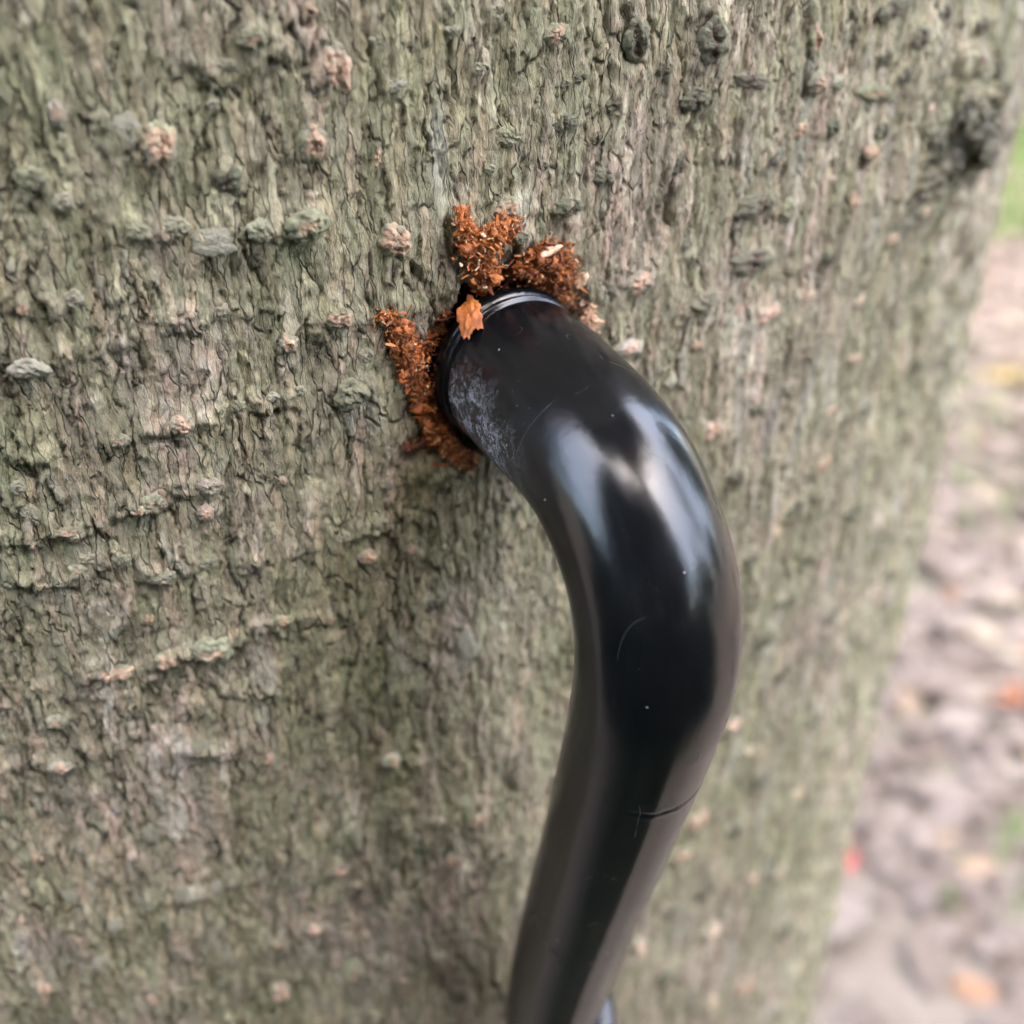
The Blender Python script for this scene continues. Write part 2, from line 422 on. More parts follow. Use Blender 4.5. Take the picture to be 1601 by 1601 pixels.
LENT = [(float(a), float(b), float(c), float(d), e) for a, b, c, d, e in (q.split() for q in """48.5 -17.7 1.08 1.56 P;58.8 -14.6 1.07 1.65 P;57.1 -18.4 1.09 1.4 P;61 -20 0.57 1.29 P;54.3 -12.6 0.86 0.72 P;51.9 -20 0.9 0.93 D;61.8 -25.1 1.29 1.29 P;56 -23.1 1.35 1.15 P;53.3 -23.1 0.86 0.81 G;57.7 -29.6 0.94 0.8 P;54.3 -30.7 0.71 0.76 P;59.3 -32.6 0.66 0.79 G;57.9 -34.9 1.33 1.34 G;39.5 -26.3 0.41 0.64 P;42.3 -26.1 0.64 0.68 G;39 -30 1.32 0.75 G;46.6 -22.5 0.89 0.59 G;48.6 -22.4 1.05 0.71 G;50.4 -28 0.95 0.55 G;47 -35.2 0.98 0.92 P;43.1 -35.7 0.73 0.59 P;48.1 -40 0.94 0.74 G;47.6 -42.1 0.65 0.81 P;44.3 -40.4 0.84 0.59 P;43.4 -40.7 0.55 0.44 P;36.9 -40.4 0.71 0.95 G;39 -41.8 1.02 0.49 P;52.9 -40.7 0.4 0.46 P;60.1 -42.9 0.62 0.59 G;58.3 -48.4 0.97 0.74 P;61.7 -49 0.61 0.75 P;38.8 -45 0.65 0.56 P;39.9 -44.3 0.95 0.46 G;41.7 -44.7 0.74 0.62 G;44.1 -46.7 0.97 0.59 G;47.2 -46.3 0.89 0.64 G;42.6 -50.2 0.49 0.72 P;55 -53 0.44 0.66 P;51.5 -52.2 0.94 0.59 P;46.5 -53.5 1.58 1.3 P;43.2 -53.6 0.92 0.99 P;39.6 -54.3 1.48 0.76 P;34.8 -58 0.81 0.78 P;45.1 -58.7 0.72 0.76 L;44.4 -62.7 1.08 0.73 L;45.2 -64.8 0.6 0.82 L;34.2 -62.3 0.98 0.7 P;39.3 -71 0.67 1.24 L;49.2 -65.6 0.51 0.77 P;58.7 -68.9 0.88 0.97 P;62.7 -78.4 0.61 0.76 P;66.5 -79.9 1.02 1.12 P;63.7 -84.2 0.82 1.18 P;53.4 -80 1.07 0.94 P;54.8 -82.7 0.58 0.71 P;50.2 -82 0.61 0.87 P;50.6 -86.5 0.98 0.92 P;47.2 -87.4 0.74 0.74 P;53.6 -94.2 1.03 1.93 P;46.9 -94.1 1 1.8 P;36.2 -90.9 0.58 1.02 P;65.9 -59.5 0.91 2.01 L;73.3 -14 1.17 0.81 P;79.6 -15 1.17 1.52 D;86.2 -15.7 1.47 1.77 D;85.3 -19.5 1.48 0.91 D;91 -21.1 1.06 0.72 D;91.1 -19 1.96 0.66 D;73.9 -19.4 1.29 0.6 D;78 -18.9 0.85 0.61 D;77.5 -23.6 0.92 0.68 D;74.6 -25.1 1.35 0.73 D;97.5 -17 0.89 1.44 P;98.3 -20.2 1.09 1.09 P;107.3 -22.3 2.9 0.85 P;97.4 -23.5 1 0.91 P;107.4 -27.1 1.17 0.88 P;94.2 -25.3 1.88 1.01 D;93 -28.4 2.64 1.14 D;106.2 -30.9 1.19 1.47 P;93.3 -33.2 3.06 1.19 D;81.5 -32.1 1.86 1.32 P;88.2 -35.1 1.6 1.08 G;96.2 -38.3 1.77 0.86 P;81 -37.3 1.52 0.8 P;94.2 -43.1 1.13 0.84 P;90.7 -47.4 1.32 1.11 P;108.1 -57.3 1.75 0.86 P;126.2 -22.6 1.17 0.71 P;134.6 -27.6 1.26 0.78 P;118.8 -22.7 1.34 0.57 D;126.5 -27.2 1.32 0.8 D;134.6 -24.8 1.5 1.14 D;135.6 -40.7 2.16 0.85 P;115.2 -35 1.4 0.61 D;114.4 -36.3 1.17 0.62 P;99.4 -86.5 1.71 1.12 P;103.3 -93.3 1.24 0.9 P;96 -99.3 2.02 1.48 P;93.7 -103.6 2.07 1.43 P;101.2 -123 2.06 1.44 P;114.9 -123.2 1.7 1.16 P;108.8 -119.1 1.47 1.13 P;107 -99.9 2.11 1.48 D;104 -60.7 1.82 1.1 D;105.6 -72.8 1.86 1.15 D;107.7 -84.2 1.84 1.19 D;117.6 -67.8 1.66 1.05 D;99.6 -113.8 2.06 1.81 D;95.1 -77.7 1.27 1.11 D;93.1 -112.9 1.42 1.57 D;69.6 -24.4 1.24 0.84 P;67.9 -15.4 0.78 0.64 G;69.9 -19.8 1.02 0.76 G;62.3 -15.8 0.89 0.47 G;50.6 -23.6 1.45 1.05 L;70.9 -26.5 0.69 0.55 G;43.5 -15.7 0.48 0.85 P;41.5 -19 0.92 0.81 G;42.9 -20.4 0.65 0.67 G;46.9 -16.7 0.85 0.95 L;51.7 -15.9 0.43 0.37 G;52.7 -13.9 0.93 0.43 G;57.6 -11.4 0.81 0.58 P;61.2 -13.2 0.47 0.38 G;66.1 -13.1 0.58 0.38 G;69.1 -12.3 1.04 0.85 G;65.4 -18.8 0.43 0.41 G;52.8 -34.2 0.55 0.46 G;54.7 -34.1 0.38 0.42 G;50.7 -34.5 0.58 0.56 G;37.6 -45.8 0.57 0.46 G;36.6 -38.3 0.58 0.65 G;34.6 -45.5 0.7 0.51 G;57 -46.3 1.23 0.5 G;59.4 -45.7 0.63 0.66 G;63.1 -54.6 0.75 0.63 D;55.4 -56.5 0.6 0.76 L;58.9 -61.2 0.53 0.68 D;48.7 -49.7 0.46 0.45 G;30.7 -71.4 0.63 0.71 P;32.1 -76.4 0.65 0.91 L;34.9 -80.4 0.76 0.89 L;27.8 -78.3 0.61 0.84 P;33 -84.9 0.9 1.19 L;40.8 -78.4 0.86 0.97 L;28 -86.8 0.76 0.93 P;43.4 -78.6 0.64 0.81 L;101.3 -38 1.01 0.47 P;110.9 -47.1 1.45 0.6 P;107.6 -51.3 1.58 0.61 P;101.5 -43.1 1.46 0.86 D;110.6 -53.9 1.5 0.84 D;94.6 -53.5 1.12 0.93 D;101.3 -62.3 1.14 0.89 P;102.5 -76.5 1.51 1.02 D;108.7 -69 1.46 0.8 D;117.6 -81.6 1.76 1.09 D;98.1 -63.9 1.28 0.89 D;110.8 -41.3 1.06 0.51 P;115.8 -54.5 1.29 0.72 D;117.7 -97.5 1.87 1.25 D;116.3 -109.6 1.63 1.15 P;131.9 -129.1 2.04 1.47 D;120.9 -140.8 2.22 1.76 D;111.4 -144.1 2.34 1.68 P;93 -125 1.48 1.62 D;103.3 -139.4 1.65 1.5 P;103.2 -106.2 1.74 1.35 D;87.9 -114.5 1.18 1.24 P;113 -23.5 1.3 0.78 D;113.5 -19 1.48 1.07 D;107.9 -19.7 1.23 0.84 D;102.3 -16.2 1.27 0.98 D;101.4 -24.1 1.02 0.83 D;107.6 -16 2.2 0.91 D;117.7 -17.6 1.51 0.76 D;101.4 -20.7 0.91 0.71 G;119.1 -34.9 1.43 0.62 P;127 -41.6 1.16 0.55 P;75.3 -16.8 0.6 0.5 D;76.8 -20.9 0.53 0.53 D;82.5 -17.2 0.69 0.79 D;84.3 -24 0.75 1.23 D;89.5 -24.4 0.84 0.59 D;97 -29.8 1.03 1.07 G;103.4 -35.1 1.25 0.81 D;98.9 -35.1 0.93 0.57 P;85.9 -30 0.74 0.56 G;91.1 -40.9 0.88 0.64 G;85.5 -41.5 0.71 0.57 G;78.9 -30.5 0.53 0.44 G;87.9 -38.8 0.74 0.5 P;96.1 -47.3 1.12 0.75 D;100.4 -46.2 1.13 0.63 G;74.1 -17.1 0.44 0.38 D;72.5 -22.1 0.54 0.39 D;68.5 -21.6 0.46 0.38 G;63.2 -20.5 0.42 0.37 G;65.5 -16.2 0.46 0.36 G;118.3 -28.6 1.61 1.78 D;123.5 -31.9 2.41 0.94 D;127.9 -30.8 2.22 1.78 D;137 -31.8 2.35 1.35 D;148.1 -37 2 1.03 D;117.1 -31 1.39 0.84 D;109.7 -25.8 1.29 0.89 D;111.5 -21.7 1.06 0.87 D;124.4 -27.8 1.43 0.86 D;134.8 -35.1 1.57 0.82 D;137.5 -22.5 1.25 0.76 D;126.1 -19.7 1.38 0.82 D;117.5 -25.4 1.12 0.69 P""".split(';'))]

def seg_dist(s, z, poly):
    """distance to a polyline, the signed height above it and the position along it"""
    best = np.full(s.shape, 1e3); side = np.zeros(s.shape)
    for (a, b), (c, d) in zip(poly[:-1], poly[1:]):
        vx, vy = c - a, d - b
        t = np.clip(((s - a) * vx + (z - b) * vy) / (vx * vx + vy * vy), 0, 1)
        dx = s - (a + t * vx); dy = z - (b + t * vy)
        dd = np.hypot(dx, dy); nb = dd < best
        side = np.where(nb, dy, side); best = np.minimum(best, dd)
    return best, side

def bark(s, z):
    """relief in mm over arc s and height z (mm), with plate tone, fissure, stain and rubbed masks"""
    s = np.asarray(s, float); z = np.asarray(z, float)
    # wander of the grain
    wx = 0.75 * gn(s / 3.2, z / 7.5, 21) + 0.34 * gn(s / 1.2, z / 1.7, 22) + 0.16 * gn(s / 0.5, z / 0.62, 23)
    wz = 1.1 * gn(s / 1.6, z / 4.0, 24) + 0.5 * gn(s / 0.7, z / 1.2, 25)
    scaly = sstep(-0.25, 0.35, fbm(s / 22.0, z / 22.0, 31, 3) + (58 - s) / 60.0)       # scaly on one side, streaky on the other
    ea, va, ca, ax, ay = voro(s + wx, z + wz, 1, 0.95, 0.9, 3.6)
    eb, vb, cb, bx, by = voro(s + wx * 0.9, z + wz * 2.0, 2, 0.95, 1.0, 9.5)
    ef, vf, cf, fx, fy = voro(s + wx * 1.2, z + wz, 3, 0.95, 0.42, 1.3)
    ec, vc, cc, cx, cy = voro(s + wx * 1.3, z + wz * 1.5, 4, 0.95, 2.9, 8.0)
    wid = 1 + 0.75 * gn(s / 2.2, z / 4.0, 33)
    mA = sstep(-0.15, 0.45, gn(s / 2.6, z / 4.2, 35)); mB = sstep(-0.15, 0.45, gn(s / 2.7, z / 7.0, 36)); mF = sstep(-0.15, 0.4, gn(s / 3.0, z / 3.5, 37))
    up = lambda v: 0.22 + 0.78 * sstep(0.55, 0.93, v)
    kA = (1 - sstep(0.02, 0.09 * wid + 0.02, ea)) * mA * up(va)
    kB = (1 - sstep(0.02, 0.09 * wid + 0.02, eb)) * mB * up(vb)
    kC = (1 - sstep(0.02, 0.15 * wid + 0.03, ec)) * sstep(-0.3, 0.3, gn(s / 5.0, z / 8.0, 38)) * up(vc)
    kF = (1 - sstep(0.0, 0.11, ef)) * mF
    crack = np.maximum(np.maximum(np.maximum(kA * scaly, kB * (1.0 - 0.35 * scaly)), kC), 0.4 * kF)
    h = -0.16 * crack - 0.14 * kC - 0.05 * kF * (1 - crack)
    # plates lift at one edge and lie at uneven heights
    h += scaly * (0.15 * (ca - 0.5) + 0.12 * ay * (ca - 0.5) * 2 + 0.24 * (cf - 0.5) * np.exp(-ea / 0.22)) + (1 - scaly) * (0.16 * (cb - 0.5) + 0.20 * (cf - 0.5) * np.exp(-eb / 0.22))
    h += 0.05 * sstep(0, 0.4, np.minimum(ea, eb)) + 0.13 * (cf - 0.5) + 0.16 * (cc - 0.5)
    h += 0.11 * fbm(s / 0.8, z / 1.1, 41, 4) + 0.26 * fbm(s / 7.0, z / 9.0, 45, 3) + 1.0 * gn(s / 38.0, z / 55.0, 49)
    h += sstep(105, 135, s) * (1.1 * fbm(s / 9.0, z / 8.0, 47, 3) + 0.5 * gn(s / 3.0, z / 2.6, 48))
    plate = np.clip(0.5 + 0.75 * ((ca * scaly + cb * (1 - scaly)) - 0.5) + 0.42 * (cf - 0.5) + 0.25 * (cc - 0.5) + 0.3 * gn(s / 9.0, z / 11.0, 51), 0, 1)
    # welts
    def near(poly, m):
        p = np.array(poly)
        return np.nonzero((s > p[:, 0].min() - m) & (s < p[:, 0].max() + m) & (z > p[:, 1].min() - m) & (z < p[:, 1].max() + m))
    for i, w in enumerate(WELT):
        I = near(w, 4.0); si, zi = s[I], z[I]
        if not len(si): continue
        d, side = seg_dist(si + 0.5 * wx[I], zi + 1.0 * gn(si / 2.2, zi / 6.0, 61) + 0.35 * gn(si / 0.7, zi / 0.9, 62), w)
        brk = np.clip(0.42 + 0.9 * gn(si / 2.6, zi / 30.0, 63 + i), 0, 1.1)
        h[I] += 0.6 * brk * np.exp(-(d / 0.8) ** 2) * (1 + 0.7 * fbm(si / 0.8, zi / 0.6, 64, 2))
        under = np.exp(-((side + 0.85) / 0.16) ** 2) * (d < 1.4) * np.clip(brk * 1.1 - 0.12, 0, 1)
        h[I] -= 0.30 * under; crack[I] = np.maximum(crack[I], 0.8 * under)
    for i, g in enumerate(GROOVE):
        I = near(g, 5.0); si, zi = s[I], z[I]
        if not len(si): continue
        d, side = seg_dist(si + 1.1 * wx[I], zi, g)
        k = np.exp(-(d / 0.42) ** 2) * np.clip(0.75 + 0.6 * gn(si / 1.5, zi / 2.2, 90 + i), 0, 1)
        h[I] -= 0.75 * k; crack[I] = np.maximum(crack[I], k)
        h[I] += 0.35 * np.exp(-(d / 1.3) ** 2)
    # bark lifts a little round each lenticel
    for (a, b, w, hh, kd) in LENT:
        I = np.nonzero((np.abs(s - a) < 3.2 * w + 1) & (np.abs(z - b) < 3.2 * hh + 1))
        q = np.hypot((s[I] - a) / (1.45 * w), (z[I] - b) / (1.45 * hh))
        h[I] += 0.30 * min(w, hh) * np.exp(-q ** 2 * 1.2)
    # old branch scar with a hollow, low on the right
    def lump(a, b, ra, rb, q=1.0):
        return np.exp(-(((s - a) / ra) ** 2 + ((z - b) / rb) ** 2) ** q)
    rough = 1 + 0.45 * fbm(s / 2.4, z / 2.4, 71, 4)
    rough = rough + 0.5 * fbm(s / 1.1, z / 1.3, 74, 3)
    h += 3.2 * lump(128, -29, 8.0, 6.5) * rough + 1.3 * lump(118.5, -31, 4, 4) * rough
    h -= 2.3 * lump(122.8, -29.5, 2.0, 3.8) * rough + 1.6 * lump(127, -33, 2.0, 1.6)
    scar = np.clip(1.15 * lump(126, -29.5, 6.5, 5.0) * (0.75 + 0.9 * fbm(s / 2.2, z / 2.2, 73, 3)), 0, 1)
    # the drilled hole with its torn edge, and the wet bark round it
    ds, dz = s - HOLE[0], z - HOLE[1]
    r = np.hypot(ds, dz) + 0.55 * fbm(s / 1.3, z / 1.3, 75, 3)
    h -= 4.5 * (1 - sstep(6.2, 7.3, r))
    h -= 0.75 * (1 - sstep(7.0, 9.2, r)) * sstep(-6, 6, dz - 0.7 * ds + 3) * sstep(-0.4, 0.5, gn(s / 1.3, z / 1.9, 76))
    st = (1 - sstep(6.5, 9.6, r + 1.3 * gn(s / 1.6, z / 2.0, 77))) * sstep(-0.45, 0.35, gn(s / 1.7, z / 2.3, 78) + 0.35 * (dz - ds > 0))
    st = np.maximum(st, 1 - sstep(6.4, 7.5, r))
    st = np.maximum(st, 0.9 * lump(65.3, -27.0, 0.8, 1.6) + 0.9 * lump(70.3, -28.0, 1.0, 1.5) + 0.9 * lump(62.6, -40.1, 1.0, 0.7) + 0.7 * lump(62.3, -32.5, 1.4, 2.0))
    pale = 0.9 * lump(65.0, -20.5, 0.7, 3.6) * (0.6 + 0.5 * gn(s / 0.4, z / 1.5, 79)) + 0.35 * sstep(0.2, 0.7, gn(s / 2.2, z / 14.0, 80)) * sstep(70, 95, s)
    return h, plate, np.clip(crack, 0, 1), np.clip(st, 0, 1), np.clip(pale, 0, 1), scar

def trunk_radius(z):
    """metres, for a height z above the ground"""
    return TR + 0.085 * np.exp(-z / 0.13) - 0.004 * np.clip(z - 1.3, 0, None) - 0.0

def build_trunk(tree):
    c = 2 * np.pi * TR * 1e3
    sa = np.concatenate([np.linspace(-c / 2, -40, 100, endpoint=False), np.arange(-40, 14, 0.6), np.arange(14, 40, 0.17), np.arange(40, 92, 0.135), np.arange(92, 122, 0.18),
                         np.arange(122, 174, 0.36), np.linspace(172, c / 2, 70)])
    za = np.concatenate([np.linspace(-1090, -245, 90, endpoint=False), np.arange(-245, -112, 0.5), np.arange(-112, -60, 0.32), np.arange(-60, -4, 0.23),
                         np.arange(-4, 36, 0.6), np.linspace(36, 2600, 90)])
    S, Z = np.meshgrid(sa, za, indexing='ij')
    h, plate, crack, stain, pale, scar = bark(S, Z)
    wz = Z * MM + EYE
    rad = trunk_radius(wz) + h * MM
    th = S / (TR * 1e3)
    V = np.stack([rad * np.sin(th), -rad * np.cos(th), wz], -1).reshape(-1, 3)
    ns, nz = S.shape
    idx = np.arange(ns * nz).reshape(ns, nz)
    Q = np.stack([idx[:-1, :-1], idx[1:, :-1], idx[1:, 1:], idx[:-1, 1:]], -1).reshape(-1, 4)
    me = mesh_np('trunk', V, Q, True, {'plate': plate, 'crack': crack, 'stain': stain, 'pale': pale, 'scar': scar, 'su': S, 'sv': Z})
    return obj('trunk', me, M_BARK, tree)

def lenticel_mesh(seed, kind):
    na, nr = 56, 20
    rs = np.linspace(0, 1, nr); an = np.linspace(0, 2 * np.pi, na, endpoint=False)
    Rr, A = np.meshgrid(rs, an, indexing='ij')
    k = seed * 7.3
    outl = 1 + 0.22 * gn(np.cos(A) * 1.3 + k, np.sin(A) * 1.3 + k, 5) + 0.12 * gn(np.cos(A) * 3 + k, np.sin(A) * 3 - k, 6)
    x = Rr * np.cos(A) * outl; y = Rr * np.sin(A) * outl
    prof = np.clip(1 - Rr ** 2.6, 0, 1) ** 0.8
    z = prof * (0.8 + 0.45 * fbm(x * 1.6 + k, y * 1.6 - k, 7, 4))
    wob = 0.3 * gn(y * 1.7 + k, x * 0 + k, 9) + 0.25 * math.sin(seed * 2.1)
    slit = np.exp(-((x - wob) / 0.26) ** 2) * sstep(0.95, 0.55, np.abs(y))
    rag = fbm(x * 3 - k, y * 3 + k, 8, 3)
    if kind == 'P':
        z += 0.28 * np.exp(-((np.abs(x - wob) - 0.42) / 0.2) ** 2) * prof - (0.35 + 0.1 * (seed % 4)) * slit * (0.6 + rag) + 0.22 * rag * prof
        core = np.clip(sstep(0.85, 0.40, Rr + 0.45 * gn(x * 1.6 + k, y * 1.6, 10) + 0.2 * (seed % 3 - 1)) * (0.8 + 0.7 * rag) - 0.35 * slit * (rag > 0.1), 0, 1)
    elif kind == 'D':
        z += -0.75 * slit * (0.8 + rag) + 0.3 * rag * prof
        core = np.clip(slit * 1.1 + 0.25 * (rag > 0.2), 0, 1)
    else:
        z += 0.25 * rag * prof - 0.15 * slit
        core = np.clip(0.5 + 0.7 * rag, 0, 1) * sstep(1, 0.6, Rr)
    z += prof * (0.16 * fbm(x * 4 + k, y * 4, 14, 3))
    # craggy facets
    fe, _, cid, _, _ = voro(x * 3.0 + k + 0.3 * rag, y * 3.0 - k, 12)
    z += prof * (0.22 * (cid - 0.5) - 0.25 * (1 - sstep(0, 0.09, fe)))
    z = z - 0.30 * Rr ** 3
    V = np.stack([x, y, z], -1).reshape(-1, 3)
    idx = np.arange(nr * na).reshape(nr, na); nx = np.roll(idx, -1, 1)
    Q = np.stack([idx[:-1], idx[1:], nx[1:], nx[:-1]], -1).reshape(-1, 4)
    return mesh_np('lenticel', V, Q, True, {'core': core})

def surf(s, z, up=0.0):
    """point on the trunk (world), with its outward normal and the tangent round the trunk"""
    h = bark(np.array([s]), np.array([z]))[0][0]
    th = s / (TR * 1e3); r = TR + (h + up) * MM
    n = Vector((math.sin(th), -math.cos(th), 0)); t = Vector((math.cos(th), math.sin(th), 0))
    return Vector((TC[0], TC[1], EYE + z * MM)) + n * r, n, t

tree = empty('maple_tree', (TC[0], TC[1], 0))
tag(tree, 'grey green maple trunk with fissured bark and rows of lenticels', 'tree')
trunk = build_trunk(tree)
LM = {k: [lenticel_mesh(i * 4 + j, k) for i in range(5)] for j, k in enumerate('PGDL')}
for k in LM:
    for me in LM[k]: me.materials.append(M_LEN[k])
_sv = np.array([q[0] for q in LENT]); _zv = np.array([q[1] for q in LENT])
_hv = bark(_sv, _zv)[0]
for i, (s, z, w, hh, kd) in enumerate(LENT):
    o = obj('lenticel', LM[kd][(i * 3 + i // 7) % 5], None, trunk)
    w *= 0.9; hh *= 0.9
    th = s / (TR * 1e3)
    n = Vector((math.sin(th), -math.cos(th), 0)); t = Vector((math.cos(th), math.sin(th), 0)); u = Vector((0, 0, 1))
    a = random.uniform(-0.25, 0.25); fl = random.choice((-1, 1))
    t2 = t * math.cos(a) + u * math.sin(a); u2 = u * math.cos(a) - t * math.sin(a)
    hz = min(w, hh) * (0.50 if kd != 'L' else 0.16)
    r = TR + (_hv[i] + 0.02 * min(w, hh)) * MM
    M = Matrix.Identity(4)
    for row in range(3):
        M[row][0] = t2[row] * w * MM * fl; M[row][1] = u2[row] * hh * MM * fl; M[row][2] = n[row] * hz * MM
    p = n * r; M[0][3] = p[0]; M[1][3] = p[1]; M[2][3] = EYE + z * MM
    o.matrix_local = M

# crown of the maple: limbs and leaves, above the picture
def tube_pts(pts, rads, seg=10):
    V = []; Q = []
    for i, (p, r) in enumerate(zip(pts, rads)):
        d = (pts[min(i + 1, len(pts) - 1)] - pts[max(i - 1, 0)]).normalized()
        a = d.orthogonal().normalized() if i == 0 else (a - d * a.dot(d)).normalized()
        b = d.cross(a)
        for k in range(seg):
            q = 2 * math.pi * k / seg
            V.append(p + (a * math.cos(q) + b * math.sin(q)) * r)
    for i in range(len(pts) - 1):
        for k in range(seg):
            Q.append((i * seg + k, i * seg + (k + 1) % seg, (i + 1) * seg + (k + 1) % seg, (i + 1) * seg + k))
    return V, Q

def leaf_cloud(centres, size, rng):
    """bent four-point leaves at the given points: vertices, quads and a random tone each"""
    n = len(centres)
    d = rng.normal(size=(n, 3)); d /= np.linalg.norm(d, axis=1)[:, None]
    e = rng.normal(size=(n, 3)); e -= (e * d).sum(1)[:, None] * d; e /= np.linalg.norm(e, axis=1)[:, None]
    nn = np.cross(d, e)
    sz = size * rng.uniform(0.6, 1.3, (n, 1))
    a = centres - d * sz * 0.6; c = centres + d * sz * 0.6
    b = centres + e * sz * 0.42 + nn * sz * 0.16; f = centres - e * sz * 0.42 + nn * sz * 0.16
    V = np.stack([a, b, c, f], 1).reshape(-1, 3)
    Q = np.arange(4 * n).reshape(n, 4)
    return V, Q, np.repeat(rng.random(n), 4)

M_LEAF = mat_simple('maple_leaf', [(0, (0.045, 0.075, 0.02)), (0.6, (0.07, 0.11, 0.03)), (1, (0.11, 0.14, 0.04))], 0.6, 'rnd', 0.3)
def build_crown():
    V, Q = [], []
    tips = []
    for i in range(9):
        az = i * 2.399; z0 = 2.5 + 0.2 * i
        p = Vector((0, 0, z0)); d = Vector((math.cos(az), math.sin(az), 0.75)).normalized()
        pts = [p.copy()]
        for k in range(9):
            d = (d + Vector((random.uniform(-.2, .2), random.uniform(-.2, .2), random.uniform(0, .2)))).normalized()
            p = p + d * 0.30; pts.append(p.copy()); tips.append(p.copy())
        v, q = tube_pts(pts, [0.05 * (1 - k / 10) + 0.006 for k in range(10)], 8)
        o = len(V); V += v; Q += [tuple(x + o for x in f) for f in q]
    v, q = tube_pts([Vector((0.01 * math.sin(k), 0, 2.55 + 0.45 * k)) for k in range(9)], [0.135 * (1 - k / 9.5) for k in range(9)], 14)
    o = len(V); V += v; Q += [tuple(x + o for x in f) for f in q]
    lm = mesh_np('limbs', np.array([tuple(p) for p in V]), np.array(Q), True,
                 {n: np.full(len(V), x) for n, x in (('plate', .5), ('crack', 0), ('stain', 0), ('pale', 0), ('scar', 0), ('su', 0), ('sv', 0))})
    obj('limbs', lm, M_BARK, tree)
    tp = np.array([tuple(t) for t in tips])
    c = tp[RNG.integers(0, len(tp), 26000)] + RNG.normal(size=(26000, 3)) * np.array([0.36, 0.36, 0.34])
    c = c[c[:, 2] > 3.0]
    v, q, r = leaf_cloud(c, 0.11, RNG)
    obj('crown', mesh_np('crown', v, q, True, {'rnd': r}), M_LEAF, tree)
build_crown()

# ------------------------------------------------------------------ the black spout
NRM = Vector((0.48375804, -0.87520178, 0)); TAN = Vector((0.87520178, 0.48375804, 0)); UP = Vector((0, 0, 1))
HP = Vector((-0.00038726, 0.07449812, EYE - 0.0358578))
# axis: mm out from the bark, mm down, radius mm
AX = [(-14, -0.6, 4.6), (-7, -0.3, 4.9), (-2, -0.1, 5.35), (0, 0, 5.5), (2.5, 0.05, 5.58), (5, 0.2, 5.56), (7.8, 0.5, 5.5), (11, 0.95, 5.42), (14.1, 2.0, 5.38), (16.6, 3.9, 5.36),
      (18.6, 6.4, 5.34), (19.7, 9.4, 5.32), (20.0, 13.6, 5.28), (19.2, 18.5, 5.15), (18.0, 24, 5.02), (16.5, 30.5, 4.92), (14.8, 37.6, 4.84), (12.7, 46, 4.78),
      (10.6, 55, 4.70), (9.6, 60, 4.6), (8.95, 63.5, 4.42), (8.5, 66, 4.2), (8.2, 68, 4.1), (7.8, 72, 4.0), (7.3, 77, 3.8)]
AXN = np.array(AX, float)

def crom(P, n):
    out = []
    for i in range(len(P) - 1):
        p0, p1, p2, p3 = P[max(i - 1, 0)], P[i], P[i + 1], P[min(i + 2, len(P) - 1)]
        for k in range(n):
            t = k / n
            out.append(0.5 * (2 * p1 + (p2 - p0) * t + (2 * p0 - 5 * p1 + 4 * p2 - p3) * t * t + (3 * p1 - p0 - 3 * p2 + p3) * t ** 3))
    out.append(P[-1]); return np.array(out)

PATH = crom(AXN, 14)
for _ in range(10):                                   # soften the bend
    PATH[1:-1] = 0.25 * PATH[:-2] + 0.5 * PATH[1:-1] + 0.25 * PATH[2:]
LEN_S = np.concatenate([[0], np.cumsum(np.hypot(np.diff(PATH[:, 0]), np.diff(PATH[:, 1])))])
S_OUT = float(np.interp(0.0, PATH[:60, 0], LEN_S[:60]))        # path length where it leaves the bark

def frame(l):
    """centre, direction, radius at path length l (mm from the bark)"""
    l = l + S_OUT
    x = np.interp(l, LEN_S, PATH[:, 0]); d = np.interp(l, LEN_S, PATH[:, 1]); r = np.interp(l, LEN_S, PATH[:, 2])
    x2 = np.interp(l + .4, LEN_S, PATH[:, 0]); d2 = np.interp(l + .4, LEN_S, PATH[:, 1])
    x1 = np.interp(l - .4, LEN_S, PATH[:, 0]); d1 = np.interp(l - .4, LEN_S, PATH[:, 1])
    tx, td = x2 - x1, d2 - d1; q = math.hypot(tx, td); tx /= q; td /= q
    return HP + NRM * (x * MM) - UP * (d * MM), NRM * tx - UP * td, NRM * td + UP * tx, r    # centre, along, outer side of the bend, radius

def sweep(stations, seg=96, close_in=False, scuff=None, rim=None):
    """stations: (path length, radius) pairs"""
    V = []; SCF = []
    for (l, r) in stations:
        c, d, b, _ = frame(l)
        for k in range(seg):
            a = 2 * math.pi * k / seg
            rr = rim(l, a, r) if rim else r
            V.append(c + (b * math.cos(a) + TAN * math.sin(a)) * rr * MM)
            SCF.append(scuff(l, a) if scuff else 0.0)
    n = len(stations)
    idx = np.arange(n * seg).reshape(n, seg); nx = np.roll(idx, -1, 1)
    Q = np.stack([idx[:-1], nx[:-1], nx[1:], idx[1:]], -1).reshape(-1, 4)
    return np.array([tuple(v) for v in V]), Q, np.array(SCF)

spout = empty('sap_spout', HP)
tag(spout, 'glossy black elbow spout plugged into the drilled hole in the bark', 'spout')
L_END = LEN_S[-1] - S_OUT
L_RING = float(np.interp(21.8, PATH[60:, 1], LEN_S[60:]) - S_OUT)

def scuff_mask(l, a):
    # chalky rub on the shaded left flank behind the collar
    da = math.atan2(math.sin(a + 1.62), math.cos(a + 1.62))
    m = math.exp(-((l - 5.2 - 3.5 * -(da)) / 4.6) ** 2 - (da / 0.40) ** 2) if l > 1.4 else 0
    return min(1.0, 1.35 * m)

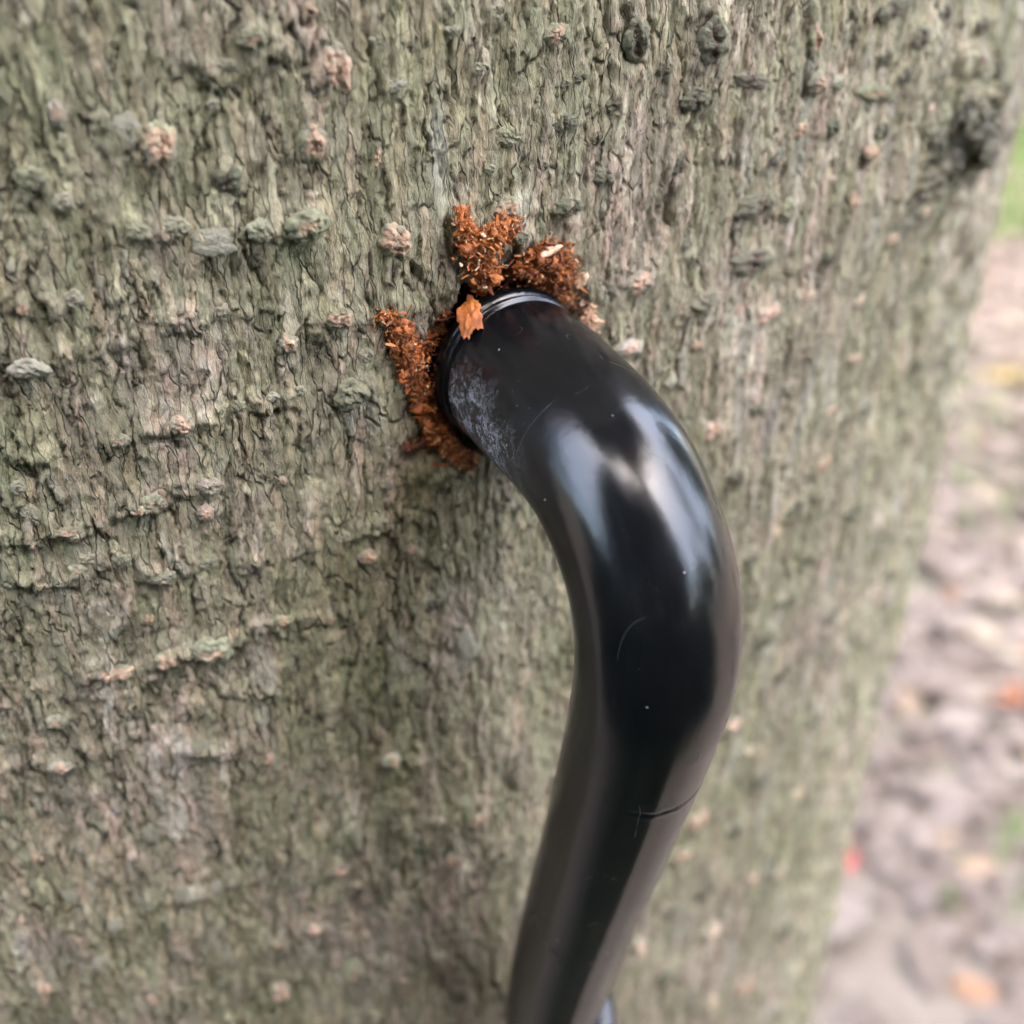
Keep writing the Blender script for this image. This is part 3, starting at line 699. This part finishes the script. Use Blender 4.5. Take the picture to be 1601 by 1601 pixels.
def body_rim(l, a, r):
    # fine parting groove round the outer half of the drop leg
    g = math.exp(-((l - L_RING) / 0.16) ** 2) * max(0.0, math.cos(a - 0.75)) ** 0.5
    w = math.exp(-((l - L_RING - 0.45) / 0.25) ** 2) * max(0.0, math.cos(a - 0.75)) ** 0.5
    # soft moulded ridge along the drop leg
    rd = math.exp(-((a - 5.95) / 0.09) ** 2) * min(1, max(0, (l - 26) / 10))
    return r - 0.07 * g + 0.035 * w + 0.10 * rd

st = []
l = 1.55
while l < L_END:
    r = frame(l)[3]
    if l < 2.1: r -= 0.22 * (1 - (l - 1.55) / 0.55) ** 2
    st.append((l, r)); l += 0.14 if (l < 2.5 or abs(l - L_RING) < 1.2) else 0.5
for k in range(1, 7):                                  # rolled lip and the bore
    q = k / 6 * math.pi
    st.append((L_END - 0.5 + 0.5 * math.sin(q * 0.5 + math.pi / 2 * 0), frame(L_END)[3] - 0.55 * (1 - math.cos(q)) / 2))
st.append((L_END - 6, frame(L_END - 6)[3] - 0.9))
V, Q, sc = sweep(st, 112, scuff=scuff_mask, rim=body_rim)
obj('elbow_tube', mesh_np('elbow_tube', V - np.array(tuple(HP)), Q, True, {'scuff': sc}), M_BLACK, spout)

col_st = [(-13, 4.4), (-6, 4.95), (-1.0, 5.45), (-0.3, 5.55), (-0.22, 5.66), (-0.12, 5.76), (0.02, 5.83), (0.20, 5.86), (0.42, 5.85), (0.62, 5.80), (0.78, 5.72), (0.88, 5.63), (0.95, 5.56), (1.00, 5.52), (1.04, 5.52), (1.08, 5.56),
          (1.15, 5.63), (1.24, 5.66), (1.33, 5.63), (1.41, 5.54), (1.5, 5.38), (1.7, 5.2)]
V, Q, sc = sweep(col_st, 112)
obj('collar', mesh_np('collar', V - np.array(tuple(HP)), Q, True, {'scuff': sc}), M_BLACK, spout)

l_f = float(np.interp(65.2, PATH[60:, 1], LEN_S[60:]) - S_OUT)
fl_st = [(l_f - 0.75, 3.6), (l_f - 0.7, 4.6), (l_f - 0.55, 5.4), (l_f - 0.3, 5.75), (l_f, 5.85), (l_f + 0.3, 5.75), (l_f + 0.6, 5.4), (l_f + 0.7, 4.6), (l_f + 0.75, 3.6)]
V, Q, sc = sweep(fl_st, 96, rim=lambda l, a, r: r if r < 4 else 4.05 + (r - 4.05) * (0.15 + 0.85 * max(0.0, math.cos(a - 1.15)) ** 0.7) * 1.25)
obj('end_flange', mesh_np('end_flange', V - np.array(tuple(HP)), Q, True, {'scuff': sc}), M_BLACK, spout)

# ------------------------------------------------------------------ sawdust and shavings round the hole
SAW = [(0.0, (0.07, 0.018, 0.005)), (0.3, (0.19, 0.050, 0.010)), (0.65, (0.37, 0.105, 0.017)), (0.93, (0.48, 0.16, 0.032)), (0.97, (0.62, 0.42, 0.22)), (1.0, (0.66, 0.48, 0.30))]
M_SAW = mat_sawdust('wet_sawdust', SAW)
M_SAWD = mat_sawdust('dark_wet_sawdust', [(0.0, (0.05, 0.013, 0.004)), (0.4, (0.15, 0.042, 0.009)), (0.75, (0.34, 0.10, 0.018)), (0.95, (0.46, 0.17, 0.045)), (1.0, (0.6, 0.36, 0.18))])
M_CHIP = mat_sawdust('pale_chip', [(0.0, (0.42, 0.22, 0.12)), (0.5, (0.60, 0.38, 0.24)), (1.0, (0.68, 0.50, 0.36))])

def clump(name, label, paths, mat, seed, flakes=1500, size=0.30, lift=0.5, base_tone=0.5, tone_by=None):
    """paths: lists of (arc, height, half width) mm along the bark; crumbs and fibres heaped on a lumpy core"""
    rng = np.random.default_rng(seed)
    P, Nn, W = [], [], []
    for path in paths:
        pa = crom(np.array(path, float), 8)
        for s, z, w in pa:
            w = w * rng.uniform(0.45, 1.0); s = s + rng.normal() * 0.18; z = z + rng.normal() * 0.18
            h = bark(np.array([s]), np.array([z]))[0][0]
            h = max(h, -1.2)
            th = s / (TR * 1e3); n = np.array([math.sin(th), -math.cos(th), 0.0])
            P.append(np.array([TC[0], TC[1], EYE + z * MM]) + n * (TR + (h + lift * w) * MM)); Nn.append(n); W.append(w)
    P = np.array(P); W = np.array(W); Nn = np.array(Nn)
    org = P.mean(0)
    VV, QQ, RR = [], [], []
    nv = 0
    # lumpy core: many small knobs
    na, nb = 14, 9
    for i in range(int(len(P) * 5)):
        k = rng.integers(0, len(P)); w = W[k]
        off = rng.normal(size=3) * 0.34; off -= Nn[k] * (off @ Nn[k]) * 0.3
        c = P[k] + off * w * MM
        r = w * rng.uniform(0.16, 0.42)
        a = np.linspace(0, 2 * np.pi, na, endpoint=False); b = np.linspace(0.05, np.pi - 0.05, nb)
        A, B = np.meshgrid(a, b, indexing='ij')
        d = np.stack([np.cos(A) * np.sin(B), np.sin(A) * np.sin(B), np.cos(B)], -1)
        rough = 1 + 0.55 * gn(d[..., 0] * 2.2 + i * 3.1, d[..., 1] * 2.2 + d[..., 2] * 1.7 + i, 3) + 0.35 * gn(d[..., 0] * 5 + i, d[..., 2] * 5 + d[..., 1] * 3, 4)
        st3 = np.array([1, 1, 1]) + rng.uniform(-0.4, 0.5, 3)
        v = c + d * (rough * r * MM)[..., None] * st3
        idx = np.arange(na * nb).reshape(na, nb); nx = np.roll(idx, -1, 0)
        q = np.stack([idx[:, :-1], nx[:, :-1], nx[:, 1:], idx[:, 1:]], -1).reshape(-1, 4)
        VV.append(v.reshape(-1, 3)); QQ.append(q + nv); nv += na * nb
        RR.append(np.full(na * nb, np.clip(base_tone + rng.normal() * 0.16, 0, 0.9)))
    # crumbs and fibres
    flakes = int(flakes * 3.3)
    k = rng.integers(0, len(P), flakes)
    off = rng.normal(size=(flakes, 3)); off /= np.linalg.norm(off, axis=1)[:, None]
    out = (off * Nn[k]).sum(1); off[out < -0.2] *= -1
    off -= Nn[k] * (np.maximum((off * Nn[k]).sum(1), 0) * 0.35)[:, None]
    c = P[k] + off * (W[k] * np.where(rng.random(flakes) < 0.12, rng.uniform(1.0, 2.1, flakes), np.abs(rng.normal(0.6, 0.3, flakes)).clip(0.2, 1.4)))[:, None] * MM
    d = rng.normal(size=(flakes, 3)) + 0.5 * off; d /= np.linalg.norm(d, axis=1)[:, None]
    e = np.cross(d, rng.normal(size=(flakes, 3))); e /= np.linalg.norm(e, axis=1)[:, None]
    f = np.cross(d, e)
    L = np.where(rng.random(flakes) < 0.08, 2.8, 1.0)[:, None] * 0.30 * size * rng.lognormal(0, 0.55, flakes)[:, None] * MM; wd = np.minimum(L * rng.uniform(0.15, 0.7, (flakes, 1)), 0.11 * MM); tk = wd * 0.28
    bend = f * L * rng.normal(size=(flakes, 1)) * 0.35
    ring = [(-1, 0.7, 0), (-1, -0.7, 0), (0, 1, 1), (0, -1, 1), (1, 0.5, 0), (1, -0.5, 0)]
    vs = []
    for (x, y, bb) in ring:
        for sgn in (1, -1):
            vs.append(c + d * L * x + e * wd * y + bend * bb + f * tk * sgn)
    v = np.stack(vs, 1)                                   # (n,12,3): pairs top/bottom
    T = [0, 2, 4, 6, 8, 10]                               # top indices of ring points
    q = []
    def t(i): return 2 * i
    def bt(i): return 2 * i + 1
    for (a, b, cc, dd) in ((0, 1, 3, 2), (2, 3, 5, 4)):
        q.append((t(a), t(b), t(cc), t(dd))); q.append((bt(a), bt(dd), bt(cc), bt(b)))
    for (a, b) in ((0, 2), (2, 4), (4, 5), (5, 3), (3, 1), (1, 0)):
        q.append((t(a), t(b), bt(b), bt(a)))
    q = np.array(q)
    VV.append(v.reshape(-1, 3)); QQ.append((np.arange(flakes)[:, None, None] * 12 + q[None]).reshape(-1, 4) + nv)
    RR.append(np.repeat(np.clip(base_tone + rng.normal(size=flakes) * 0.24 + (rng.random(flakes) > 0.965) * 0.5, 0, 1), 12))
    me = mesh_np(name, np.concatenate(VV) - org, np.concatenate(QQ), True, {'rnd': np.concatenate(RR)})
    nk = sum(len(q) for q in QQ[:-1]); sm = np.zeros(len(me.polygons), dtype=bool); sm[:nk] = True
    me.polygons.foreach_set('use_smooth', sm)
    o = obj(name, me, mat)
    o.location = org
    tag(o, label, 'sawdust', 'sawdust clumps round the drilled hole')
    return o

clump('sawdust_clump', 'orange forked clump of sawdust on the bark just above the spout collar',
      [[(66.0, -24.5, .75), (66.9, -26.2, .95), (67.8, -27.5, .85), (68.2, -28.6, 1.0), (68.5, -29.6, 1.0)], [(70.0, -25.5, .65), (68.8, -25.4, .9), (67.6, -25.8, .8)]], M_SAW, 1, 1900, 0.26, 0.6, 0.62)
clump('sawdust_clump', 'dark orange sawdust heap with pale crumbs on the far top edge of the collar',
      [[(70.6, -29.5, .8), (71.6, -28.4, .9), (72.8, -28.2, 1.1), (74.0, -29.3, 1.3), (74.6, -30.8, 1.25), (74.7, -32.2, .9)], [(72.4, -29.6, 1.0), (73.6, -31.0, 1.0)]], M_SAWD, 2, 2300, 0.28, 0.65, 0.62)
clump('sawdust_clump', 'long orange sawdust clump clinging to the bark beside the collar',
      [[(61.0, -30.0, .7), (61.7, -31.6, 1.0), (62.4, -33.6, 1.05), (62.9, -35.6, 1.1), (63.3, -37.2, 1.0), (64.5, -39.0, .7)], [(65.3, -31.0, .55), (64.5, -32.4, .75), (63.5, -33.9, .85)]], M_SAW, 3, 2500, 0.25, 0.5, 0.47)
clump('sawdust_clump', 'thin dark red string of sawdust under the collar',
      [[(63.3, -38.2, .7), (64.4, -40.2, .8), (65.6, -41.8, .8), (66.9, -43.1, .6)]], M_SAWD, 4, 1100, 0.24, 0.5, 0.72)
clump('sawdust_clump', 'small crumbs of brown bark dust on the trunk below the collar',
      [[(63.3, -40.2, .5), (62.2, -40.1, .4), (61.6, -40.0, .3)]], M_SAWD, 5, 260, 0.2, 0.3, 0.12)
clump('sawdust_clump', 'small pinkish torn bark crumbs touching the side of the spout',
      [[(76.2, -32.6, .45), (76.7, -33.6, .55), (77.0, -34.6, .4)]], M_CHIP, 6, 260, 0.3, 0.5, 0.35)

def chip(name, label, centre, along, face, w, h, th, mat, seed, rag=0.3):
    """a ragged, slightly cupped flake of wood; outline uneven, real thickness"""
    rng = np.random.default_rng(seed)
    along = along.normalized(); face = (face - along * face.dot(along)).normalized(); side = along.cross(face)
    na, nr = 64, 12
    A, Rr = np.meshgrid(np.linspace(0, 2 * np.pi, na, endpoint=False), np.linspace(0, 1, nr), indexing='ij')
    out = (np.abs(np.cos(A)) ** 3.5 + np.abs(np.sin(A)) ** 3.5) ** (-1 / 3.5) * (1 + rag * 0.5 * gn(np.cos(A) * 1.2 + seed, np.sin(A) * 1.2, 2) + rag * 0.35 * gn(np.cos(A) * 6.5 + seed, np.sin(A) * 6.5 + seed, 3)) * (1 + 0.0 * A)
    out = out * np.where(np.sin(A) > 0, 1 - 0.25 * np.sin(A) * (0.6 + np.abs(np.cos(A))), 1.0)
    x = Rr * np.cos(A) * out * w; y = Rr * np.sin(A) * out * h
    z = 0.16 * fbm(x * 0.9 + seed, y * 0.9, 4, 3) + 0.05 * fbm(x * 5 + seed, y * 3.0, 5, 3) + 0.10 * np.abs(gn(x * 2.2, y * 0.9 + seed, 7)) - 0.10 * (x / w) ** 2
    edge = 1 - Rr ** 4
    top = z + th * (0.35 + 0.65 * edge); bot = z - th * (0.35 + 0.65 * edge)
    def P(zz): return np.stack([np.array(side)[k] * x + np.array(along)[k] * y + np.array(face)[k] * zz for k in range(3)], -1).reshape(-1, 3) * MM
    V = np.concatenate([P(top), P(bot)])
    idx = np.arange(na * nr).reshape(na, nr); nx = np.roll(idx, -1, 0); o2 = na * nr
    Q = np.stack([idx[:, :-1], idx[:, 1:], nx[:, 1:], nx[:, :-1]], -1).reshape(-1, 4)
    Q2 = np.stack([idx[:, :-1], nx[:, :-1], nx[:, 1:], idx[:, 1:]], -1).reshape(-1, 4) + o2
    Q3 = np.stack([idx[:, -1], idx[:, -1] + o2, nx[:, -1] + o2, nx[:, -1]], -1)
    tone = np.clip(0.55 + 0.4 * fbm(x * 1.3 + seed, y * 0.8, 9, 3), 0, 0.94).ravel()
    o = obj(name, mesh_np(name, V, np.concatenate([Q, Q2, Q3]), True, {'rnd': np.concatenate([tone, tone])}), mat)
    o.location = centre
    tag(o, label, 'wood chip')
    return o

_fc, _fd, _fb, _fr = frame(0.9)
def on_collar(l, ang, lift):
    c, d, b, r = frame(l)
    e = UP * math.cos(ang) - TAN * math.sin(ang)
    return c + e * (6.0 + lift) * MM, e, d
pc, pe, pd = on_collar(1.2, 0.60, 0.10)
chip('wood_chip', 'ragged orange brown wood flake lying across the spout collar', pc, -(pd * 0.75 + (UP * -math.sin(0.6) - TAN * math.cos(0.6)) * 0.55 - pe * 0.1), pe + NRM * 0.6, 0.85, 1.9, 0.10, M_SAW, 23, 0.5)
p, n, t = surf(75.5, -30.3, 1.3)
chip('wood_chip', 'pale tan square chip standing out of the dark sawdust heap', p, UP * 0.8 + t * 0.5 + n * .3, n + UP * 0.4 - t * 0.2, 0.42, 0.75, 0.16, M_CHIP, 14, 0.22)
p, n, t = surf(72.9, -27.6, 1.0)
chip('wood_chip', 'thin pale sliver lying on top of the dark sawdust heap', p, t * 1.0 + UP * .15, n + UP * 0.6, 0.28, 0.95, 0.12, M_CHIP, 15, 0.3)
p, n, t = surf(74.4, -31.8, 1.9)
chip('wood_chip', 'narrow upright tan splinter on the end of the dark sawdust heap', p, UP * 1.0 + t * .15, n + t * 0.2, 0.16, 0.95, 0.10, M_CHIP, 16, 0.3)

# ------------------------------------------------------------------ fallen leaves and grass on the ground
def litter(n, ring, rng):
    r = np.sqrt(rng.random(n)) * (ring[1] - ring[0]) + ring[0]; a = rng.random(n) * 2 * np.pi
    x = TC[0] + r * np.cos(a); y = TC[1] + r * np.sin(a)
    return x, y

def build_litter():
    rng = np.random.default_rng(21)
    n = 14000
    x, y = litter(n, (0.2, 7.0), rng)
    keep = np.hypot(x - TC[0], y - TC[1]) > 0.2
    # denser where the picture looks
    x2 = rng.uniform(0.1, 2.2, 9000); y2 = rng.uniform(0.4, 3.6, 9000)
    x = np.concatenate([x[keep], x2]); y = np.concatenate([y[keep], y2])
    d = np.hypot(x - TC[0], y - TC[1]); ok = d > 0.22; x, y = x[ok], y[ok]
    gmask = (fbm(x * 0.9, y * 0.9, 81, 3) > 0.25) | (y > 2.9 + 0.4 * gn(x * 1.5, y * 1.5, 84)) & (rng.random(len(x)) < 0.9)
    sel = ~(gmask & (rng.random(len(x)) < 0.55)); x, y = x[sel], y[sel]
    n = len(x)
    z = 0.012 * fbm(x * 1.3, y * 1.3, 3, 3) + rng.uniform(0.004, 0.022, n)
    a = rng.random(n) * 2 * np.pi; sz = rng.uniform(0.014, 0.042, n)
    tx, ty = rng.normal(size=n) * 0.16, rng.normal(size=n) * 0.16
    # six-point leaf with a folded middle
    pts = [(-1, 0, 0), (-0.35, 0.55, .25), (0.45, 0.45, .22), (1.1, 0, 0.05), (0.45, -0.45, .22), (-0.35, -0.55, .25), (0.1, 0, -0.05)]
    V = np.zeros((n, 7, 3))
    curl = rng.uniform(-0.2, 0.8, n)
    for i, (px, py, pz) in enumerate(pts):
        V[:, i, 0] = x + (np.cos(a) * px - np.sin(a) * py) * sz
        V[:, i, 1] = y + (np.sin(a) * px + np.cos(a) * py) * sz
        V[:, i, 2] = z + (pz * curl + px * tx + py * ty) * sz
    T = np.array([(6, 0, 1), (6, 1, 2), (6, 2, 3), (6, 3, 4), (6, 4, 5), (6, 5, 0)])
    Tq = (np.arange(n)[:, None, None] * 7 + T[None])[..., ::-1].reshape(-1, 3)
    m = mat_simple('leaf_litter', [(0, (0.092, 0.069, 0.053)), (0.3, (0.116, 0.090, 0.074)), (0.6, (0.132, 0.104, 0.088)), (0.88, (0.150, 0.121, 0.102)), (0.95, (0.20, 0.165, 0.12)), (1, (0.19, 0.10, 0.055))], 0.7, 'rnd', 0.15)
    o = obj('leaf_litter', mesh_np('leaf_litter', V.reshape(-1, 3), Tq, True, {'rnd': np.repeat(rng.random(n), 7)}), m)
    tag(o, 'pale pinkish brown dead leaves strewn over the ground', 'leaf litter', None, 'stuff')

def build_grass():
    rng = np.random.default_rng(22)
    n = 60000
    x = np.concatenate([rng.uniform(-6, 6, n), rng.uniform(0.4, 3.5, n)]); y = np.concatenate([rng.uniform(-6, 7, n), rng.uniform(0.6, 5.5, n)])
    f = fbm(x * 0.9, y * 0.9, 81, 3)
    edge = 2.85 + 0.35 * gn(x * 1.5, y * 1.5, 84)
    ok = ((f > 0.32) & (rng.random(2 * n) < 0.35) & (np.hypot(x - 0.5, y - 0.8) > 0.45)) | ((y > edge) & (rng.random(2 * n) < 0.9))
    ok &= np.hypot(x - TC[0], y - TC[1]) > 0.3
    # little tufts seen beside the trunk
    tx, ty = [], []
    for (cx, cy, rr, k) in ((0.585, 0.86, .025, 22), (0.495, 0.79, .02, 7), (0.87, 2.02, .11, 90), (0.8, 1.6, .09, 50), (1.02, 1.8, .1, 70)):
        tx.append(cx + rng.normal(size=k) * rr); ty.append(cy + rng.normal(size=k) * rr)
    x = np.concatenate([x[ok]] + tx); y = np.concatenate([y[ok]] + ty); n = len(x)
    z = 0.012 * fbm(x * 1.3, y * 1.3, 3, 3)
    a = rng.random(n) * 2 * np.pi; L = rng.uniform(0.03, 0.085, n); w = rng.uniform(0.0018, 0.0042, n); le = rng.uniform(0.2, 1.1, n)
    dx, dy = np.cos(a), np.sin(a)
    V = np.zeros((n, 5, 3))
    for i, (t, sd) in enumerate(((0, 1), (0, -1), (0.55, 1), (0.55, -1), (1, 0))):
        V[:, i, 0] = x + dx * le * L * t * t - dy * w * sd; V[:, i, 1] = y + dy * le * L * t * t + dx * w * sd; V[:, i, 2] = z + L * t * (1 - 0.25 * le * t)
    T = np.array([(0, 1, 3), (0, 3, 2), (2, 3, 4)])
    m = mat_simple('grass_blade', [(0, (0.055, 0.08, 0.025)), (0.5, (0.09, 0.135, 0.04)), (1, (0.13, 0.18, 0.055))], 0.5, 'rnd', 0.3)
    o = obj('grass', mesh_np('grass', V.reshape(-1, 3), (np.arange(n)[:, None, None] * 5 + T[None]).reshape(-1, 3), True, {'rnd': np.repeat(rng.random(n), 5)}), m)
    tag(o, 'short green grass growing among the dead leaves', 'grass', None, 'stuff')
build_litter()
build_grass()

def maple_leaf(label, x, y, size, rot, cols, up=0.03):
    lobes = [(0, 1.0, .20), (50, .9, .2), (105, .62, .2), (-50, .9, .2), (-105, .62, .2)]
    A = np.linspace(-math.pi, math.pi, 72, endpoint=False)
    rad = np.full(72, 0.30)
    for d, l, w in lobes:
        da = np.angle(np.exp(1j * (A - math.radians(d))))
        rad = np.maximum(rad, l * np.exp(-np.abs(da / w) ** 1.3))
    V = [(0, 0, 0.0)]
    for ring in (0.5, 1.0):
        for a, r in zip(A, rad):
            px, py = r * ring * math.cos(a), r * ring * math.sin(a)
            V.append((px * size, py * size, size * (0.22 * (px * px + py * py) + 0.10 * math.sin(a * 5))))
    F = []
    for i in range(72):
        j = (i + 1) % 72
        F.append((0, 1 + i, 1 + j)); F.append((1 + i, 73 + i, 73 + j)); F.append((1 + i, 73 + j, 1 + j))
    V = np.array(V)
    m = mat_simple('fallen_leaf_' + label.split()[0], [(0, cols[0]), (1, cols[1])], 0.55, 'rnd', 0.2)
    root = empty('fallen_leaf', (x, y, gz(x, y) + up))
    root.rotation_euler = (random.uniform(-.25, .25), random.uniform(-.25, .25), rot)
    obj('blade', mesh_np('blade', V, np.array(F), True, {'rnd': np.random.RandomState(3).rand(len(V))}), m, root)
    v, q = tube_pts([Vector((-0.0 * size, 0, 0)), Vector((-.5 * size, .03 * size, .04 * size)), Vector((-.95 * size, .12 * size, .02 * size))], [.02 * size, .017 * size, .022 * size], 6)
    obj('stalk', mesh_np('stalk', np.array([tuple(k) for k in v]), np.array(q), True, {'rnd': np.full(len(v), .3)}), m, root)
    tag(root, label, 'leaf')
maple_leaf('red fallen leaf on the ground close to the edge of the trunk', 0.362, 0.851, 0.030, 0.6, ((0.36, 0.03, 0.035), (0.45, 0.06, 0.06)))
maple_leaf('orange brown fallen leaf on the pale dead leaves', 0.655, 1.125, 0.040, 2.2, ((0.24, 0.075, 0.03), (0.32, 0.12, 0.05)))
maple_leaf('yellow fallen leaf lying among grey brown dead leaves', 1.0, 2.08, 0.075, 4.0, ((0.27, 0.20, 0.08), (0.32, 0.25, 0.12)))

# ------------------------------------------------------------------ unseen wood, added to block sky and shape the spout's reflections
def build_wood():
    rng = np.random.default_rng(31)
    V, Q = [], []
    C = []
    for i in range(34):
        a = i / 34 * 2 * math.pi + rng.normal() * 0.06
        d = rng.uniform(8, 14); hgt = rng.uniform(7, 12)
        x, y = d * math.cos(a), d * math.sin(a)
        az = (90 - math.degrees(a) + 180) % 360 - 180          # bearing from the way the camera looks
        sparse = False
        if -138 < az < -68:                                    # lower growth to either side leaves sky gaps for the highlights, thin trees before it
            hgt = rng.uniform(1.6, 2.4)
            if i % 3 == 0: hgt = rng.uniform(6, 8); sparse = True
        elif 62 < az < 142:
            hgt = rng.uniform(3.0, 4.6)
            if i % 2 == 0: hgt = rng.uniform(8, 11); sparse = True
        elif abs(az) > 140: hgt = rng.uniform(11, 14); d = rng.uniform(6, 9); x, y = d * math.cos(a), d * math.sin(a)
        v, q = tube_pts([Vector((x + .1 * math.sin(k + i), y + .1 * math.cos(k * 1.3 + i), -0.1 + hgt * .85 * k / 6)) for k in range(7)], [0.18 * (1 - k / 7.5) for k in range(7)], 8)
        o = len(V); V += v; Q += [tuple(t + o for t in f) for f in q]
        n = int((34 if sparse else 130) * hgt)
        u = rng.normal(size=(n, 3)); u /= np.linalg.norm(u, axis=1)[:, None]; u *= rng.random((n, 1)) ** 0.4
        C.append(np.array([x, y, hgt * .56]) + u * np.array([1.7, 1.7, hgt * .46]))
    v2, q2, r2 = leaf_cloud(np.concatenate(C), 0.34, rng)
    V = np.array([tuple(p) for p in V])
    allV = np.concatenate([V, v2]); allQ = np.concatenate([np.array(Q), q2 + len(V)])
    m = mat_simple('wood_mass', [(0, (0.07, 0.055, 0.04)), (0.02, (0.07, 0.055, 0.04)), (0.05, (0.04, 0.065, 0.02)), (1, (0.09, 0.12, 0.035))], 0.8, 'rnd', 0.2)
    o = obj('added_wood', mesh_np('added_wood', allV, allQ, True, {'rnd': np.concatenate([np.zeros(len(V)), 0.06 + 0.94 * r2])}), m)
    tag(o, 'unseen ring of green trees added to shape sky gaps and reflections', 'wood', None, 'stuff')
build_wood()

def build_added_shrub(x0, y0, top, wide, seed, label):  # unseen shrubs, added to block light where the photographer would stand
    rng = np.random.default_rng(seed)
    root = empty('added_shrub', (x0, y0, 0))
    tag(root, label, 'shrub', 'unseen shrubs added to block light')
    V, Q = [], []
    for i in range(11):
        a = i * 2.4; p = Vector((0.06 * math.cos(a), 0.06 * math.sin(a), -0.02)); d = Vector((math.cos(a) * .28, math.sin(a) * .28, 1)).normalized()
        pts = [p.copy()]
        for k in range(8):
            d = (d + Vector((rng.normal() * .1, rng.normal() * .1, .05))).normalized(); p = p + d * (top / 8.6); pts.append(p.copy())
        v, q = tube_pts(pts, [0.016 * (1 - k / 10) for k in range(9)], 6)
        o = len(V); V += v; Q += [tuple(t + o for t in f) for f in q]
    obj('stems', mesh_np('stems', np.array([tuple(p) for p in V]), np.array(Q), True, {n: np.full(len(V), x) for n, x in (('plate', .3), ('crack', 0), ('stain', 0), ('pale', 0), ('scar', 0), ('su', 0), ('sv', 0))}), M_BARK, root)
    n = int(5200 * top)
    hz = rng.random(n) ** 1.2; rr = np.sqrt(rng.random(n)) * wide * (1 - hz ** 2.2) ** 0.6 * (1 + 0.12 * np.sin(hz * 17)); a = rng.random(n) * 2 * np.pi
    c = np.stack([rr * np.cos(a), rr * np.sin(a), 0.03 + hz * top], -1)
    v, q, r = leaf_cloud(c, 0.06, rng)
    m = mat_simple('evergreen_leaf', [(0, (0.018, 0.030, 0.014)), (1, (0.04, 0.06, 0.025))], 0.45, 'rnd', 0.1)
    obj('foliage', mesh_np('foliage', v, q, True, {'rnd': r}), m, root)
build_added_shrub(0.02, -0.88, 2.3, 0.76, 41, 'tall dark shrub added behind the camera to darken the spout reflection')
build_added_shrub(-1.15, -0.75, 1.15, 0.62, 42, 'low dark shrub added left of the tall one to block ground light')
build_added_shrub(1.15, -0.85, 1.05, 0.60, 43, 'low dark shrub added right of the tall one to block ground light')
